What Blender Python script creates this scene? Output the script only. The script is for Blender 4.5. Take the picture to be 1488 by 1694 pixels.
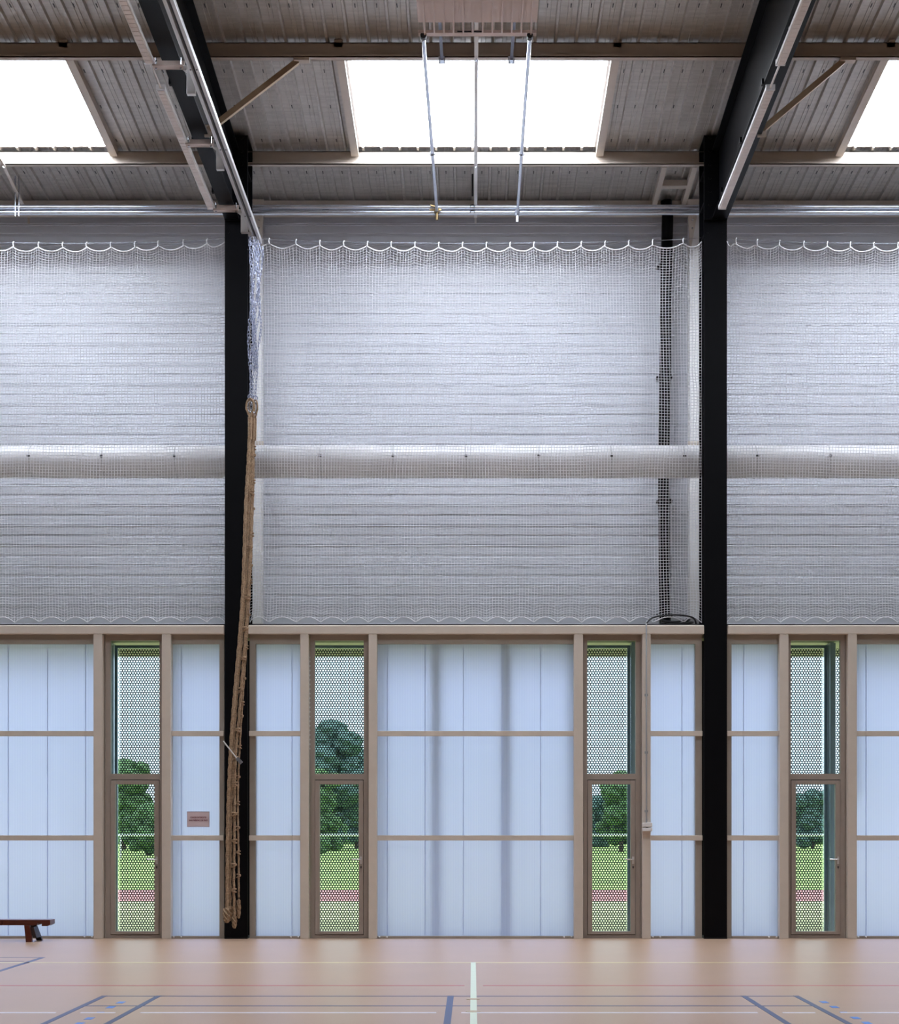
import bpy, math, random
import numpy as np
from mathutils import Vector, Matrix
random.seed(7)
for o in list(bpy.data.objects): bpy.data.objects.remove(o)
S = bpy.context.scene
COL = S.collection
# ------------------------------------------------------------------ camera
EYE, DIST, F = 1.506, 21.4, 2671.0          # eye height, distance to the wall line, focal length (px of a 1488 px frame)
cam = bpy.data.cameras.new('camera'); co = bpy.data.objects.new('camera', cam); COL.objects.link(co)
co.location = (0, -DIST, EYE); co.rotation_euler = (math.pi/2, 0, 0)
cam.sensor_fit = 'HORIZONTAL'; cam.sensor_width = 36; cam.lens = 36*F/1488
cam.shift_x = -38/1488; cam.shift_y = 518/1488; cam.clip_end = 1000
S.camera = co
# ------------------------------------------------------------------ view, world, light
S.view_settings.view_transform = 'Standard'; S.view_settings.look = 'None'
S.view_settings.gamma = 1; S.view_settings.use_curve_mapping = False
S.view_settings.exposure = 0.0
SKY_STRENGTH = 5.2
ROOFLIGHT = 21.0
W = bpy.data.worlds.new('sky'); S.world = W; W.use_nodes = True
wn = W.node_tree.nodes; wl = W.node_tree.links
bg = wn['Background']; bg.inputs['Strength'].default_value = SKY_STRENGTH
tc = wn.new('ShaderNodeTexCoord'); sx = wn.new('ShaderNodeSeparateXYZ'); rp = wn.new('ShaderNodeValToRGB')
wl.new(tc.outputs['Generated'], sx.inputs[0]); wl.new(sx.outputs['Z'], rp.inputs[0]); wl.new(rp.outputs[0], bg.inputs['Color'])
rp.color_ramp.elements[0].color = (0.36, 0.40, 0.44, 1); rp.color_ramp.elements[0].position = 0.0
rp.color_ramp.elements[1].color = (0.78, 0.88, 1.0, 1); rp.color_ramp.elements[1].position = 0.65

def fx(px, Y=0.0): return (px-782)*(DIST+Y)/F
def fz(py, Y=0.0): return EYE+(1365-py)*(DIST+Y)/F

# ------------------------------------------------------------------ materials
def lin(c):
    return tuple((v/255/12.92 if v/255 <= .04045 else ((v/255+.055)/1.055)**2.4) for v in c)
def mat(name, rgb, rough=.5, metal=0, var=.06, scale=6, bump=0, bscale=200, stretch=None, spec=.5):
    m = bpy.data.materials.new(name); m.use_nodes = True
    n = m.node_tree.nodes; l = m.node_tree.links; p = n['Principled BSDF']
    p.inputs['Roughness'].default_value = rough; p.inputs['Metallic'].default_value = metal
    p.inputs['Specular IOR Level'].default_value = spec
    t = n.new('ShaderNodeTexCoord'); no = n.new('ShaderNodeTexNoise'); no.inputs['Scale'].default_value = scale
    no.inputs['Detail'].default_value = 4
    src = t.outputs['Object']
    if stretch:
        mp = n.new('ShaderNodeMapping'); mp.inputs['Scale'].default_value = stretch; l.new(src, mp.inputs[0]); src = mp.outputs[0]
    l.new(src, no.inputs['Vector'])
    r = n.new('ShaderNodeValToRGB'); c = lin(rgb)
    r.color_ramp.elements[0].color = (*[v*(1-var) for v in c], 1); r.color_ramp.elements[1].color = (*[min(1, v*(1+var)) for v in c], 1)
    r.color_ramp.elements[0].position = .3; r.color_ramp.elements[1].position = .7
    l.new(no.outputs['Fac'], r.inputs[0]); l.new(r.outputs[0], p.inputs['Base Color'])
    if bump:
        b = n.new('ShaderNodeBump'); b.inputs['Strength'].default_value = bump; b.inputs['Distance'].default_value = .01
        n2 = n.new('ShaderNodeTexNoise'); n2.inputs['Scale'].default_value = bscale; l.new(src, n2.inputs['Vector'])
        l.new(n2.outputs['Fac'], b.inputs['Height']); l.new(b.outputs[0], p.inputs['Normal'])
    return m
PAINT = mat('taupe_paint', (212, 200, 188), .45, var=.03)
PAINT2 = mat('taupe_grey_frame', (162, 153, 143), .45, var=.04)
SASH = mat('sash_paint', (162, 150, 141), .4, var=.03)
BEAMP = mat('purlin_paint', (196, 184, 172), .45, var=.04)
BLACK = mat('black_steel_paint', (9, 9, 13), .45, var=.1, spec=.12)
DECK = mat('galvanised_roof_deck', (184, 179, 174), .42, .25, var=.13, scale=3, stretch=(1, 6, 1))
CLAD = mat('white_cladding', (203, 205, 214), .36, var=.03, scale=2, stretch=(.3, 1, 4))
WHITE = mat('white_paint', (228, 226, 226), .4, var=.02)
DUCT = mat('duct_sheet', (238, 236, 238), .25, var=.02)
GALV = mat('galvanised_tube', (205, 210, 220), .25, .85, var=.06)
ALU = mat('aluminium', (215, 212, 212), .35, .6, var=.04)
CHAINM = mat('chain_steel', (150, 155, 178), .4, .6, var=.3, scale=40)
NETM = mat('net_cord', (236, 236, 242), .7, var=.03)
ROPE = mat('hemp_rope', (158, 131, 104), .85, var=.4, scale=55, bump=.5, bscale=300)
WOOD = mat('dark_red_wood', (88, 38, 24), .32, var=.25, scale=8, stretch=(1, 12, 12))
WOODK = mat('dark_bench_leg', (56, 40, 36), .5, var=.2)
FLOORM = mat('tan_sports_vinyl', (180, 149, 124), .36, var=.025, scale=1.5, bump=.04, bscale=150)
LYEL = mat('line_yellow', (236, 226, 178), .4, var=.02)
LRED = mat('line_red', (196, 104, 104), .4, var=.02)
LBLU = mat('line_blue', (62, 74, 112), .4, var=.04)
LBRI = mat('line_bright_blue', (70, 132, 214), .4, var=.04)
LWHI = mat('line_white', (236, 234, 244), .4, var=.02)
LGRN = mat('line_pale_green', (216, 226, 204), .4, var=.02)
BRASS = mat('brass', (128, 108, 76), .35, .8, var=.1)
DARK = mat('dark_rubber', (40, 40, 44), .5, var=.15)
GREYP = mat('grey_plastic', (150, 150, 152), .5, var=.04)
SIGNM = mat('sign_paper', (224, 205, 210), .6, var=.02)
SIGNT = mat('sign_red_ink', (130, 50, 66), .6, var=.02)
LEDM = mat('lamp_diffuser', (226, 218, 216), .35, var=.05, scale=120)
HEATM = mat('heater_enamel', (214, 196, 190), .4, var=.03)
PERF = mat('perforated_metal', (60, 70, 84), .4, .3, var=.05)
REVEAL = mat('reveal_metal', (150, 168, 188), .25, .35, var=.08, scale=3)
GRASSN = mat('near_grass', (190, 188, 134), .9, var=.2, scale=2)
GRASSF = mat('far_grass', (146, 168, 84), .9, var=.25, scale=.6)
TRACKM = mat('red_track', (196, 122, 118), .9, var=.08)
LEAF = mat('tree_leaves', (84, 112, 66), .8, var=.5, scale=3, bump=.8, bscale=12)
LEAF2 = mat('blue_green_leaves', (84, 108, 100), .8, var=.5, scale=3, bump=.8, bscale=12)
BARK = mat('bark', (78, 64, 52), .9, var=.2)
PLASTER = mat('hall_plaster', (120, 116, 112), .7, var=.03)
SOFFIT = mat('soffit_board', (150, 148, 120), .6, var=.05)
GREYPOST = mat('outer_post', (130, 134, 142), .5, var=.05)

def poly_mat():
    m = bpy.data.materials.new('opal_polycarbonate'); m.use_nodes = True
    n = m.node_tree.nodes; l = m.node_tree.links; n.remove(n['Principled BSDF']); out = n['Material Output']
    t = n.new('ShaderNodeTexCoord'); sp = n.new('ShaderNodeSeparateXYZ'); l.new(t.outputs['Object'], sp.inputs[0])
    def ridge(sock, freq):
        a = n.new('ShaderNodeMath'); a.operation = 'MULTIPLY'; a.inputs[1].default_value = freq; l.new(sock, a.inputs[0])
        b = n.new('ShaderNodeMath'); b.operation = 'SINE'; l.new(a.outputs[0], b.inputs[0]); return b.outputs[0]
    rx = ridge(sp.outputs['X'], 2*math.pi/.022)
    mr = n.new('ShaderNodeMapRange'); mr.inputs['From Min'].default_value = -1; l.new(rx, mr.inputs['Value'])
    cr = n.new('ShaderNodeValToRGB'); cr.color_ramp.elements[0].color = (.70, .745, .93, 1); cr.color_ramp.elements[1].color = (.79, .835, .99, 1)
    l.new(mr.outputs[0], cr.inputs[0])
    tr = n.new('ShaderNodeBsdfTranslucent'); rf = n.new('ShaderNodeBsdfRefraction'); df = n.new('ShaderNodeBsdfDiffuse')
    gl = n.new('ShaderNodeBsdfGlossy'); gl.inputs['Roughness'].default_value = .25
    l.new(cr.outputs[0], tr.inputs[0]); l.new(cr.outputs[0], rf.inputs[0])
    df.inputs[0].default_value = (.62, .66, .78, 1)
    rf.inputs['Roughness'].default_value = .55; rf.inputs['IOR'].default_value = 1.35
    m1 = n.new('ShaderNodeMixShader'); m1.inputs[0].default_value = .75; l.new(tr.outputs[0], m1.inputs[1]); l.new(rf.outputs[0], m1.inputs[2])
    m2 = n.new('ShaderNodeMixShader'); m2.inputs[0].default_value = .25; l.new(m1.outputs[0], m2.inputs[1]); l.new(df.outputs[0], m2.inputs[2])
    m3 = n.new('ShaderNodeMixShader'); m3.inputs[0].default_value = .05; l.new(m2.outputs[0], m3.inputs[1]); l.new(gl.outputs[0], m3.inputs[2])
    l.new(m3.outputs[0], out.inputs[0]); return m
POLY = poly_mat()
def glass_mat():
    m = bpy.data.materials.new('clear_glass'); m.use_nodes = True
    n = m.node_tree.nodes; l = m.node_tree.links; n.remove(n['Principled BSDF']); out = n['Material Output']
    a = n.new('ShaderNodeBsdfTransparent'); a.inputs[0].default_value = (.86, .93, .93, 1)
    g = n.new('ShaderNodeBsdfGlossy'); g.inputs['Roughness'].default_value = .02
    f = n.new('ShaderNodeFresnel'); f.inputs[0].default_value = 1.45
    mx = n.new('ShaderNodeMixShader'); l.new(f.outputs[0], mx.inputs[0]); l.new(a.outputs[0], mx.inputs[1]); l.new(g.outputs[0], mx.inputs[2])
    l.new(mx.outputs[0], out.inputs[0]); return m
GLASS = glass_mat()
def emis(name, c, s):
    m = bpy.data.materials.new(name); m.use_nodes = True
    n = m.node_tree.nodes; l = m.node_tree.links; n.remove(n['Principled BSDF'])
    e = n.new('ShaderNodeEmission'); e.inputs[0].default_value = (*c, 1); e.inputs[1].default_value = s
    l.new(e.outputs[0], n['Material Output'].inputs[0]); return m
OPAL = emis('lit_opal_rooflight', (.84, .91, 1.0), ROOFLIGHT)

# ------------------------------------------------------------------ mesh helpers
WORLD = {}
class M:
    def __init__(s): s.v = []; s.f = []
    def add(s, vs, fs):
        k = len(s.v); s.v += [tuple(v) for v in vs]; s.f += [tuple(i+k for i in f) for f in fs]; return s
    def box(s, x0, x1, y0, y1, z0, z1):
        x0, x1 = sorted((x0, x1)); y0, y1 = sorted((y0, y1)); z0, z1 = sorted((z0, z1))
        return s.add([(x0,y0,z0),(x1,y0,z0),(x1,y1,z0),(x0,y1,z0),(x0,y0,z1),(x1,y0,z1),(x1,y1,z1),(x0,y1,z1)],
            [(3,2,1,0),(4,5,6,7),(0,1,5,4),(1,2,6,5),(2,3,7,6),(3,0,4,7)])
    def bar(s, a, b, w, h, up=(0,0,1)):
        a = Vector(a); b = Vector(b); d = (b-a).normalized(); u = Vector(up)
        r = d.cross(u).normalized(); u = r.cross(d).normalized()
        vs = [p+r*(i*w/2)+u*(j*h/2) for p in (a, b) for i, j in ((-1,-1),(1,-1),(1,1),(-1,1))]
        return s.add(vs, [(3,2,1,0),(4,5,6,7),(0,1,5,4),(1,2,6,5),(2,3,7,6),(3,0,4,7)])
    def prism(s, prof, axis, a, b):
        def P(u, w, t): return (t,u,w) if axis == 'x' else ((u,t,w) if axis == 'y' else (u,w,t))
        n = len(prof); vs = [P(u,w,a) for u,w in prof]+[P(u,w,b) for u,w in prof]
        return s.add(vs, [(i,(i+1)%n,n+(i+1)%n,n+i) for i in range(n)]+[tuple(range(n))[::-1], tuple(range(n,2*n))])
    def tube(s, pts, r, n=10, cap=True, closed=False, rf=None):
        pts = [Vector(p) for p in pts]; m = len(pts); vs = []; u = None
        for i, p in enumerate(pts):
            if closed: d = pts[(i+1)%m]-pts[i-1]
            else: d = pts[min(i+1,m-1)]-pts[max(i-1,0)]
            d.normalize()
            if u is None:
                u = d.orthogonal().normalized()
            else:
                u = (u-d*u.dot(d)).normalized()
            w = d.cross(u)
            for k in range(n):
                t = 2*math.pi*k/n; rr = (rf(i, t) if rf else (r[i] if isinstance(r, (list, tuple)) else r))
                vs.append(p+u*math.cos(t)*rr+w*math.sin(t)*rr)
        fs = [(i*n+k, i*n+(k+1)%n, (i+1)*n+(k+1)%n, (i+1)*n+k) for i in range(m-1) for k in range(n)]
        if closed: fs += [((m-1)*n+k, (m-1)*n+(k+1)%n, (k+1)%n, k) for k in range(n)]
        elif cap: fs += [tuple(range(n))[::-1], tuple((m-1)*n+k for k in range(n))]
        return s.add(vs, fs)
    def cyl(s, c, r, h, axis='z', n=16):
        c = Vector(c); d = {'x': Vector((1,0,0)), 'y': Vector((0,1,0)), 'z': Vector((0,0,1))}[axis]
        return s.tube([c-d*h/2, c+d*h/2], r, n)
    def ball(s, c, r, sz=1, n=10):
        return s.tube([(c[0], c[1], c[2]+r*sz*math.sin(-math.pi/2+math.pi*i/n)) for i in range(n+1)], [max(1e-4, r*math.cos(-math.pi/2+math.pi*i/n)) for i in range(n+1)], 12)
    def build(s, name, m, parent=None, loc=None, smooth=False, bevel=0):
        me = bpy.data.meshes.new(name)
        if parent is not None: L = WORLD[parent.name]
        elif loc is not None: L = Vector(loc)
        else:
            a = np.array(s.v); L = Vector(((a[:,0].min()+a[:,0].max())/2, (a[:,1].min()+a[:,1].max())/2, a[:,2].min()))
        me.from_pydata([(v[0]-L[0], v[1]-L[1], v[2]-L[2]) for v in s.v], [], s.f)
        me.materials.append(m); me.update()
        if smooth:
            me.polygons.foreach_set('use_smooth', [True]*len(me.polygons)); me.set_sharp_from_angle(angle=math.radians(40))
        o = bpy.data.objects.new(name, me); COL.objects.link(o); WORLD[o.name] = L.copy()
        if parent is not None: o.parent = parent
        else: o.location = L
        if bevel:
            b = o.modifiers.new('edge', 'BEVEL'); b.width = bevel; b.segments = 2; b.limit_method = 'ANGLE'
        return o
def tag(o, label=None, cat=None, group=None, kind=None):
    if label: o['label'] = label
    if cat: o['category'] = cat
    if group: o['group'] = group
    if kind: o['kind'] = kind
    return o
def empty(name, loc, label, cat, group=None, kind=None):
    o = bpy.data.objects.new(name, None); COL.objects.link(o); o.location = loc; WORLD[o.name] = Vector(loc)
    o.empty_display_size = .2
    return tag(o, label, cat, group, kind)

# ------------------------------------------------------------------ floor and markings
fl = M().box(-14, 14, -34, .15, -.12, 0).build('floor', FLOORM)
tag(fl, 'tan vinyl sports floor painted with court lines', 'floor', kind='structure')
def gline(x0, x1, y0, y1, m, lab, h=.0015):
    o = M().box(x0, x1, y0, y1, -.001, h).build('court_line', m, fl); o['label'] = lab
def gdiag(a, b, w, m, lab):
    M().bar((a[0], a[1], .001), (b[0], b[1], .001), w, .001).build('court_line', m, fl)['label'] = lab
def Yp(py): return EYE*F/(py-1365)-DIST
y_y, y_r, y_b, y_b2, y_w = Yp(1592.5), Yp(1630.5), Yp(1648), Yp(1664), Yp(1675.5)
gline(-13, 13, y_y-.035, y_y+.035, LYEL, 'long pale yellow line nearest the wall')
gline(-13, -.075, y_r-.03, y_r+.03, LRED, 'red line'); gline(.1, 13, y_r-.03, y_r+.03, LRED, 'red line')
gline(-.018, .036, -20.5, y_y+.035, LGRN, 'pale green centre line running towards the wall', .002)
xs = (-3.246, -2.767, 2.39, 2.853)
gline(xs[0], xs[3]+.02, y_b-.025, y_b+.025, LBLU, 'thin dark blue line, farther of two', .001)
gline(xs[0], xs[3]+.02, y_b2-.025, y_b2+.025, LBLU, 'thin dark blue line, nearer of two', .001)
for x in xs: gline(x-.025, x+.025, -20.6, y_b+.025, LBLU, 'dark blue court side line running towards the camera', .0025)
gline(-.22, -.165, -20.6, y_b+.025, LBLU, 'dark blue centre line of the small court', .0025)
prev = -13
for x in (*xs[:2], -.19, *xs[2:]):
    gline(prev, x-.1, y_w-.025, y_w+.025, LWHI, 'white line'); prev = x+.1
gline(prev, 13, y_w-.025, y_w+.025, LWHI, 'white line')
for k, (pl, py) in enumerate(((200, 1658.5), (183, 1666.5), (148, 1685), (131, 1693.5), (1364, 1658), (1381, 1666), (1416, 1684), (1435, 1692.5))):
    Y = Yp(py); x = fx(pl, Y)
    M().box(x-.03, x+.03, Y-.07, Y+.07, -.001, .0018).build('floor_mark', LBRI, fl)['label'] = 'small bright blue floor mark'
for pl, py in ((167, 1674), (1395, 1674)):
    Y = Yp(py); x = fx(pl, Y)
    M().box(x-.03, x+.03, Y-.035, Y+.0, -.001, .0012).build('floor_mark', LBRI, fl)['label'] = 'small bright blue floor mark'
ya, yb = Yp(1584), Yp(1590.3)
gline(-13, fx(70, ya), ya-.02, ya+.02, LBLU, 'thin blue line at the far left'); gline(-13, fx(40, yb), yb-.015, yb+.015, LBLU, 'thin blue line at the far left')
gdiag((fx(71, ya), ya, 0), (fx(-60, Yp(1625)), Yp(1625), 0), .06, LBLU, 'dark blue line crossing the corner at the left')
for k, py in enumerate((1653, 1673.5)):
    Y = Yp(py); sk = M().cyl((fx(783, Y), Y, .0005), .06, .005, 'z', 24).build('floor_socket', mat('socket_cover', (190, 170, 140), .5))
    tag(sk, ('round floor socket cover on the pale green centre line, farther one', 'round floor socket cover on the pale green centre line, nearer one')[k], 'floor socket')

# ------------------------------------------------------------------ hall shell
RZ0, SL = 10.66, .0525                   # roof underside at Y=0 and slope
def rz(Y): return RZ0-SL*Y
PITCH = .246
def deck(x0, x1, y0, y1, zf, m):
    n0 = math.ceil((x0-.01)/PITCH); prof = [(x0, .045)]
    k = n0
    while k*PITCH < x1-.05:
        c = k*PITCH
        if c-.03 > x0:
            prof += [(c-.024, .045), (c-.013, 0), (c+.013, 0), (c+.024, .045)]
            if c+.17 < x1: prof += [(c+.10, .045), (c+.104, .038), (c+.112, .038), (c+.116, .045), (c+.15, .045), (c+.154, .038), (c+.162, .038), (c+.166, .045)]
        k += 1
    prof.append((x1, .045)); n = len(prof)
    vs = [(u, y0, zf(y0)+w) for u, w in prof]+[(u, y1, zf(y1)+w) for u, w in prof]
    vs += [(u, y0, zf(y0)+w+.02) for u, w in prof]+[(u, y1, zf(y1)+w+.02) for u, w in prof]
    fs = [(i, i+1, n+i+1, n+i) for i in range(n-1)]+[(2*n+i+1, 2*n+i, 3*n+i, 3*n+i+1) for i in range(n-1)]
    fs += [(i+1, i, 2*n+i, 2*n+i+1) for i in range(n-1)]+[(n+i, n+i+1, 3*n+i+1, 3*n+i) for i in range(n-1)]
    fs += [(0, n, 3*n, 2*n), (n-1, 3*n-1, 4*n-1, 2*n-1)]
    m.add(vs, fs)
SKY_Y = (.37, -2.0)
holes = [(-14, -8.1), (-8.05, -4.93), (-1.51, 1.64), (5.04, 8.1), (8.15, 14)]
cm = M()
def rz2(Y): return rz(-16)+(SL)*(Y+16) if Y < -16 else rz(Y)
deck(-14, 14, SKY_Y[0], 2.2, rz, cm)
for a, b in ((-14, -8.05), (-4.93, -1.51), (1.64, 5.04), (8.1, 14)): deck(a, b, SKY_Y[1], SKY_Y[0], rz, cm)
ROWS = ((-8.6, -7.0), (-21.2, -20.3))  # unseen rows of glowing rooflights, added to light the wall and floor
BAYS = [(-14, -11.2), (-8.05, -4.93), (-1.51, 1.64), (5.04, 8.1), (11.3, 14)]
for a, b in ((-7.0, -2.0), (-16, -8.6), (-20.3, -16), (-34, -21.2)): deck(-14, 14, a, b, rz2, cm)
for a, b in ROWS:
    e = [-14]+[v for p in BAYS[1:4] for v in p]+[14]
    for u, w in zip(e[::2], e[1::2]): deck(u, w, a, b, rz2, cm)
ce = cm.build('ceiling', DECK); tag(ce, 'ribbed galvanised metal roof deck seen from below', 'ceiling', kind='structure')
def rooflight(n, x0, x1, y0, y1, lab, trim=False):
    r = empty('window_%d' % n, ((x0+x1)/2, (y0+y1)/2, rz2(y0)), lab, 'rooflight', kind='structure')
    z0, z1 = rz2(y0)+.34, rz2(y1)+.34
    m = M(); m.add([(x0,y0,z0),(x1,y0,z0),(x1,y1+.02,z1),(x0,y1+.02,z1),(x0,y0,z0+.03),(x1,y0,z0+.03),(x1,y1+.02,z1+.03),(x0,y1+.02,z1+.03)],
        [(3,2,1,0),(4,5,6,7),(0,1,5,4),(1,2,6,5),(2,3,7,6),(3,0,4,7)])
    m.build('pane', OPAL, r)
    k = M(); zt = max(z0, z1)+.06
    for xa, xb in ((x0-.03, x0), (x1, x1+.03)):
        k.prism([(y0, rz2(y0)+.01), (y1, rz2(y1)+.01), (y1, zt), (y0, zt)], 'x', xa, xb)
    k.box(x0-.03, x1+.03, y0-.03, y0, rz2(y0)+.02, zt).box(x0-.03, x1+.03, y1, y1+.03, rz2(y1)+.02, zt)
    k.build('kerb', WHITE, r)
    if not trim: return
    c = M(); zt = rz(y1)+.085
    c.box(x0, x1, y1-.05, y1-.03, zt, zt+.03)
    x = x0+.12
    while x < x1-.1:
        c.prism([(x-.04, zt), (x+.04, zt), (x+.015, zt-.05), (x-.015, zt-.05)], 'y', y1-.05, y1-.03); x += PITCH*.98
    c.build('closure_strip', GALV, r)
    for xa in (x0-.13, x1+.03):
        M().add([(xa, -2.28, rz(-2.28)-.06), (xa+.10, -2.28, rz(-2.28)-.06), (xa+.10, .44, rz(.44)-.085), (xa, .44, rz(.44)-.085),
               (xa, -2.28, rz(-2.28)+.03), (xa+.10, -2.28, rz(-2.28)+.03), (xa+.10, .44, rz(.44)+.03), (xa, .44, rz(.44)+.03)],
              [(3,2,1,0),(4,5,6,7),(0,1,5,4),(1,2,6,5),(2,3,7,6),(3,0,4,7)]).build('trimmer', BEAMP, r)
for n, (a, b) in enumerate(((-8.05, -4.93), (-1.51, 1.64), (5.04, 8.1))):
    rooflight(n+1, a, b, -2.0, SKY_Y[0], ('opal rooflight cut off by the left edge of the view', 'opal rooflight in the middle bay between the two black rafters', 'opal rooflight cut off by the right edge of the view')[n], True)
    for q, (y0, y1) in enumerate(ROWS):
        rooflight(11+3*q+n, a, b, y0, y1, 'unseen opal rooflight added to light the hall, above and behind the view, %s one of the %s row' % (('left', 'middle', 'right')[n], ('nearest', 'farthest')[q]))

fs_ = M()
for Y in (1.19, .25, -.66, -1.54, -2.98, -3.6):
    for k in range(-36, 38):
        x = k*PITCH+.132+.012*math.sin(k*3.7)
        if SKY_Y[1] < Y < SKY_Y[0] and any(a-.05 < x < b+.05 for a, b in holes): continue
        fs_.box(x-.005, x+.005, Y-.04, Y+.04, rz(Y)+.036, rz(Y)+.043)
o = fs_.build('deck_fastener', DARK, ce); o['kind'] = 'stuff'; o['label'] = 'small dark slotted fasteners dotted over the deck'
# purlins (cold formed zed sections)
def purlin(Y, x0, x1, zb, h, lab, name='purlin'):
    t = .012; m = M()
    m.box(x0, x1, Y, Y+t, zb, zb+h); m.box(x0, x1, Y-.075, Y+t, zb, zb+t); m.box(x0, x1, Y-.075, Y-.065, zb, zb+.03)
    m.box(x0, x1, Y, Y+.08, zb+h-t, zb+h)
    return tag(m.build(name, BEAMP), lab, 'roof purlin')
purlin(-2.28, -13.9, 13.9, rz(-2.28)-.215, .21, 'beige steel purlin above the top edge of the rooflights')
purlin(.46, -13.9, 13.9, rz(.46)-.215, .21, 'beige steel purlin below the rooflights, meeting the column heads')
purlin(-5.1, -13.9, 13.9, rz(-5.1)-.215, .21, 'beige steel purlin nearest the camera, over the heater')
ea = M().box(-13.9, 13.9, 1.99, 2.01, rz(2)-.23, rz(2)-.0).box(-13.9, 13.9, 1.90, 2.0, rz(2)-.24, rz(2)-.22).box(-13.9, 13.9, 1.90, 1.915, rz(2)-.24, rz(2)-.19)
tag(ea.build('eaves_beam', BEAMP), 'beige eaves beam along the top of the white wall', 'eaves beam')

# upper wall: horizontal ribbed cladding
prof = []; z = 4.0; YW = 2.1
while z < 10.75:
    for dz, dy in ((0, 0), (.095, 0), (.102, -.007), (.112, -.007), (.119, 0), (.127, 0), (.134, -.007), (.144, -.007), (.151, 0), (.235, 0), (.243, .012), (.275, .012), (.283, 0)):
        prof.append((YW+dy, z+dz))
    z += .292
prof += [(YW+.08, z), (YW+.08, 4.0)]
m = M(); n = len(prof)
for (u, w) in prof: pass
m.add([(-14, u, w) for u, w in prof]+[(14, u, w) for u, w in prof], [(i, n+i, n+(i+1)%n, (i+1)%n) for i in range(n)])
uw = m.build('wall_back', CLAD); tag(uw, 'white horizontally ribbed metal wall above the glazing', 'wall', kind='structure')
tag(M().box(-14.2, -14, -34, 2.2, 0, 12).build('wall_left', PLASTER), 'plain left side wall of the hall', 'wall', kind='structure')
tag(M().box(14, 14.2, -34, 2.2, 0, 12).build('wall_right', PLASTER), 'plain right side wall of the hall', 'wall', kind='structure')
tag(M().box(-14, 14, -34.2, -34, 0, 12).build('wall_front', PLASTER), 'plain wall of the hall behind the camera', 'wall', kind='structure')
tag(M().box(-14, -7.7, .0, .15, 0, 4.05).box(8.6, 14, 0, .15, 0, 4.05).build('wall_lower', PLASTER), 'plain lower wall at the far ends of the glazing', 'wall', kind='structure')
# the ledge (soffit slab) between lower and upper wall
tag(M().box(-14, 14, .10, 2.5, 3.995, 4.06).build('trim_1', SOFFIT), 'ledge floor and outside soffit behind the beige beam', 'ledge', kind='structure')
XC = [(-3.285, -2.98), (3.07, 3.375)]       # column flange extents
bounds = [(-9.6, XC[0][0]-.01), (XC[0][1]+.01, XC[1][0]-.0), (XC[1][1]+.01, 9.6)]
for (a, b), w in zip(bounds, ('left of the left black column', 'between the two black columns', 'right of the right black column')):
    o = M().box(a, b, -.02, .10, fz(1049), fz(1035.5)).box(a, b, .0, .1, fz(1035.5), fz(1035.5)+.012).build('ledge_beam', PAINT, bevel=.008)
    tag(o, 'beige horizontal beam above the glazing, '+w, 'beam')
    o = M().box(a, b, .10, .34, fz(1035)+.0, fz(1030.5)+.0).build('membrane_strip', DARK)
    tag(o, 'thin dark membrane strip lying on the ledge, '+w, 'strip')

# ------------------------------------------------------------------ steel frame
for i, ((a, b), w) in enumerate(zip(XC, ('left', 'right'))):
    c = (a+b)/2
    r = empty('steel_column', (c, .2, 0), 'tall black steel column, the %s one of the two' % w + (', ropes hanging in front' if i == 0 else ''), 'column')
    M().box(a, b, 0, .022, 0, 9.52).box(a, b, .44, .462, 0, rz(.46)-.03).box(c-.009, c+.009, .022, .44, 0, rz(.3)-.05).build('shaft', BLACK, r)
    M().box(a, b, -.028, 0.022, 9.52, rz(0)-.03).build('end_plate', BLACK, r)
    M().box(a, b, -.0, .47, rz(0)-.03, rz(0)-.012).build('cap_plate', BLACK, r)
    for zz in (9.35, 9.78, 10.2): M().box(a+.01, b-.01, .02, .44, zz, zz+.018).build('stiffener', BLACK, r)
    xb = a+.075 if i else b-.075
    for k in range(6): M().cyl((xb, -.035, 10.62-.177*k-.02), .02, .018, 'y', 6).build('bolt', BLACK, r)
    for xx in (a+.05, b-.05): M().cyl((xx, -.004, 9.36), .014, .012, 'y', 6).build('bolt', BLACK, r)
    M().box(a-.0, b+.0, -.02, .48, 0, .02).build('base_plate', BLACK, r)
XR = [(-3.285, -3.09), (3.175, 3.375)]
def rb(Y): return 9.53-.014*Y
for i, ((a, b), w) in enumerate(zip(XR, ('left', 'right'))):
    c = (a+b)/2; Y0, Y1 = -16, -.03
    r = empty('rafter', (c, -8, 9.6), 'deep black steel rafter running overhead towards the camera, on the %s' % w, 'rafter')
    def slab(x0, x1, f0, f1):
        return [(x0,Y0,f0(Y0)),(x1,Y0,f0(Y0)),(x1,Y1,f0(Y1)),(x0,Y1,f0(Y1)),(x0,Y0,f1(Y0)),(x1,Y0,f1(Y0)),(x1,Y1,f1(Y1)),(x0,Y1,f1(Y1))]
    FS = [(3,2,1,0),(4,5,6,7),(0,1,5,4),(1,2,6,5),(2,3,7,6),(3,0,4,7)]
    M().add(slab(a, b, rb, lambda Y: rb(Y)+.016), FS).build('bottom_flange', BLACK, r)
    M().add(slab(a, b, lambda Y: rz(Y)-.231, lambda Y: rz(Y)-.216), FS).build('top_flange', BLACK, r)
    M().add(slab(c-.006, c+.006, lambda Y: rb(Y)+.01, lambda Y: rz(Y)-.22), FS).build('web', BLACK, r)
    for k in range(3):
        Y = -.9-1.45*k; xb = a-.012 if i else a-.012
        M().box(xb-.012, xb+.012, Y-.03, Y+.03, rb(Y)-.01, rb(Y)+.05).build('flange_clip', BLACK, r)
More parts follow.
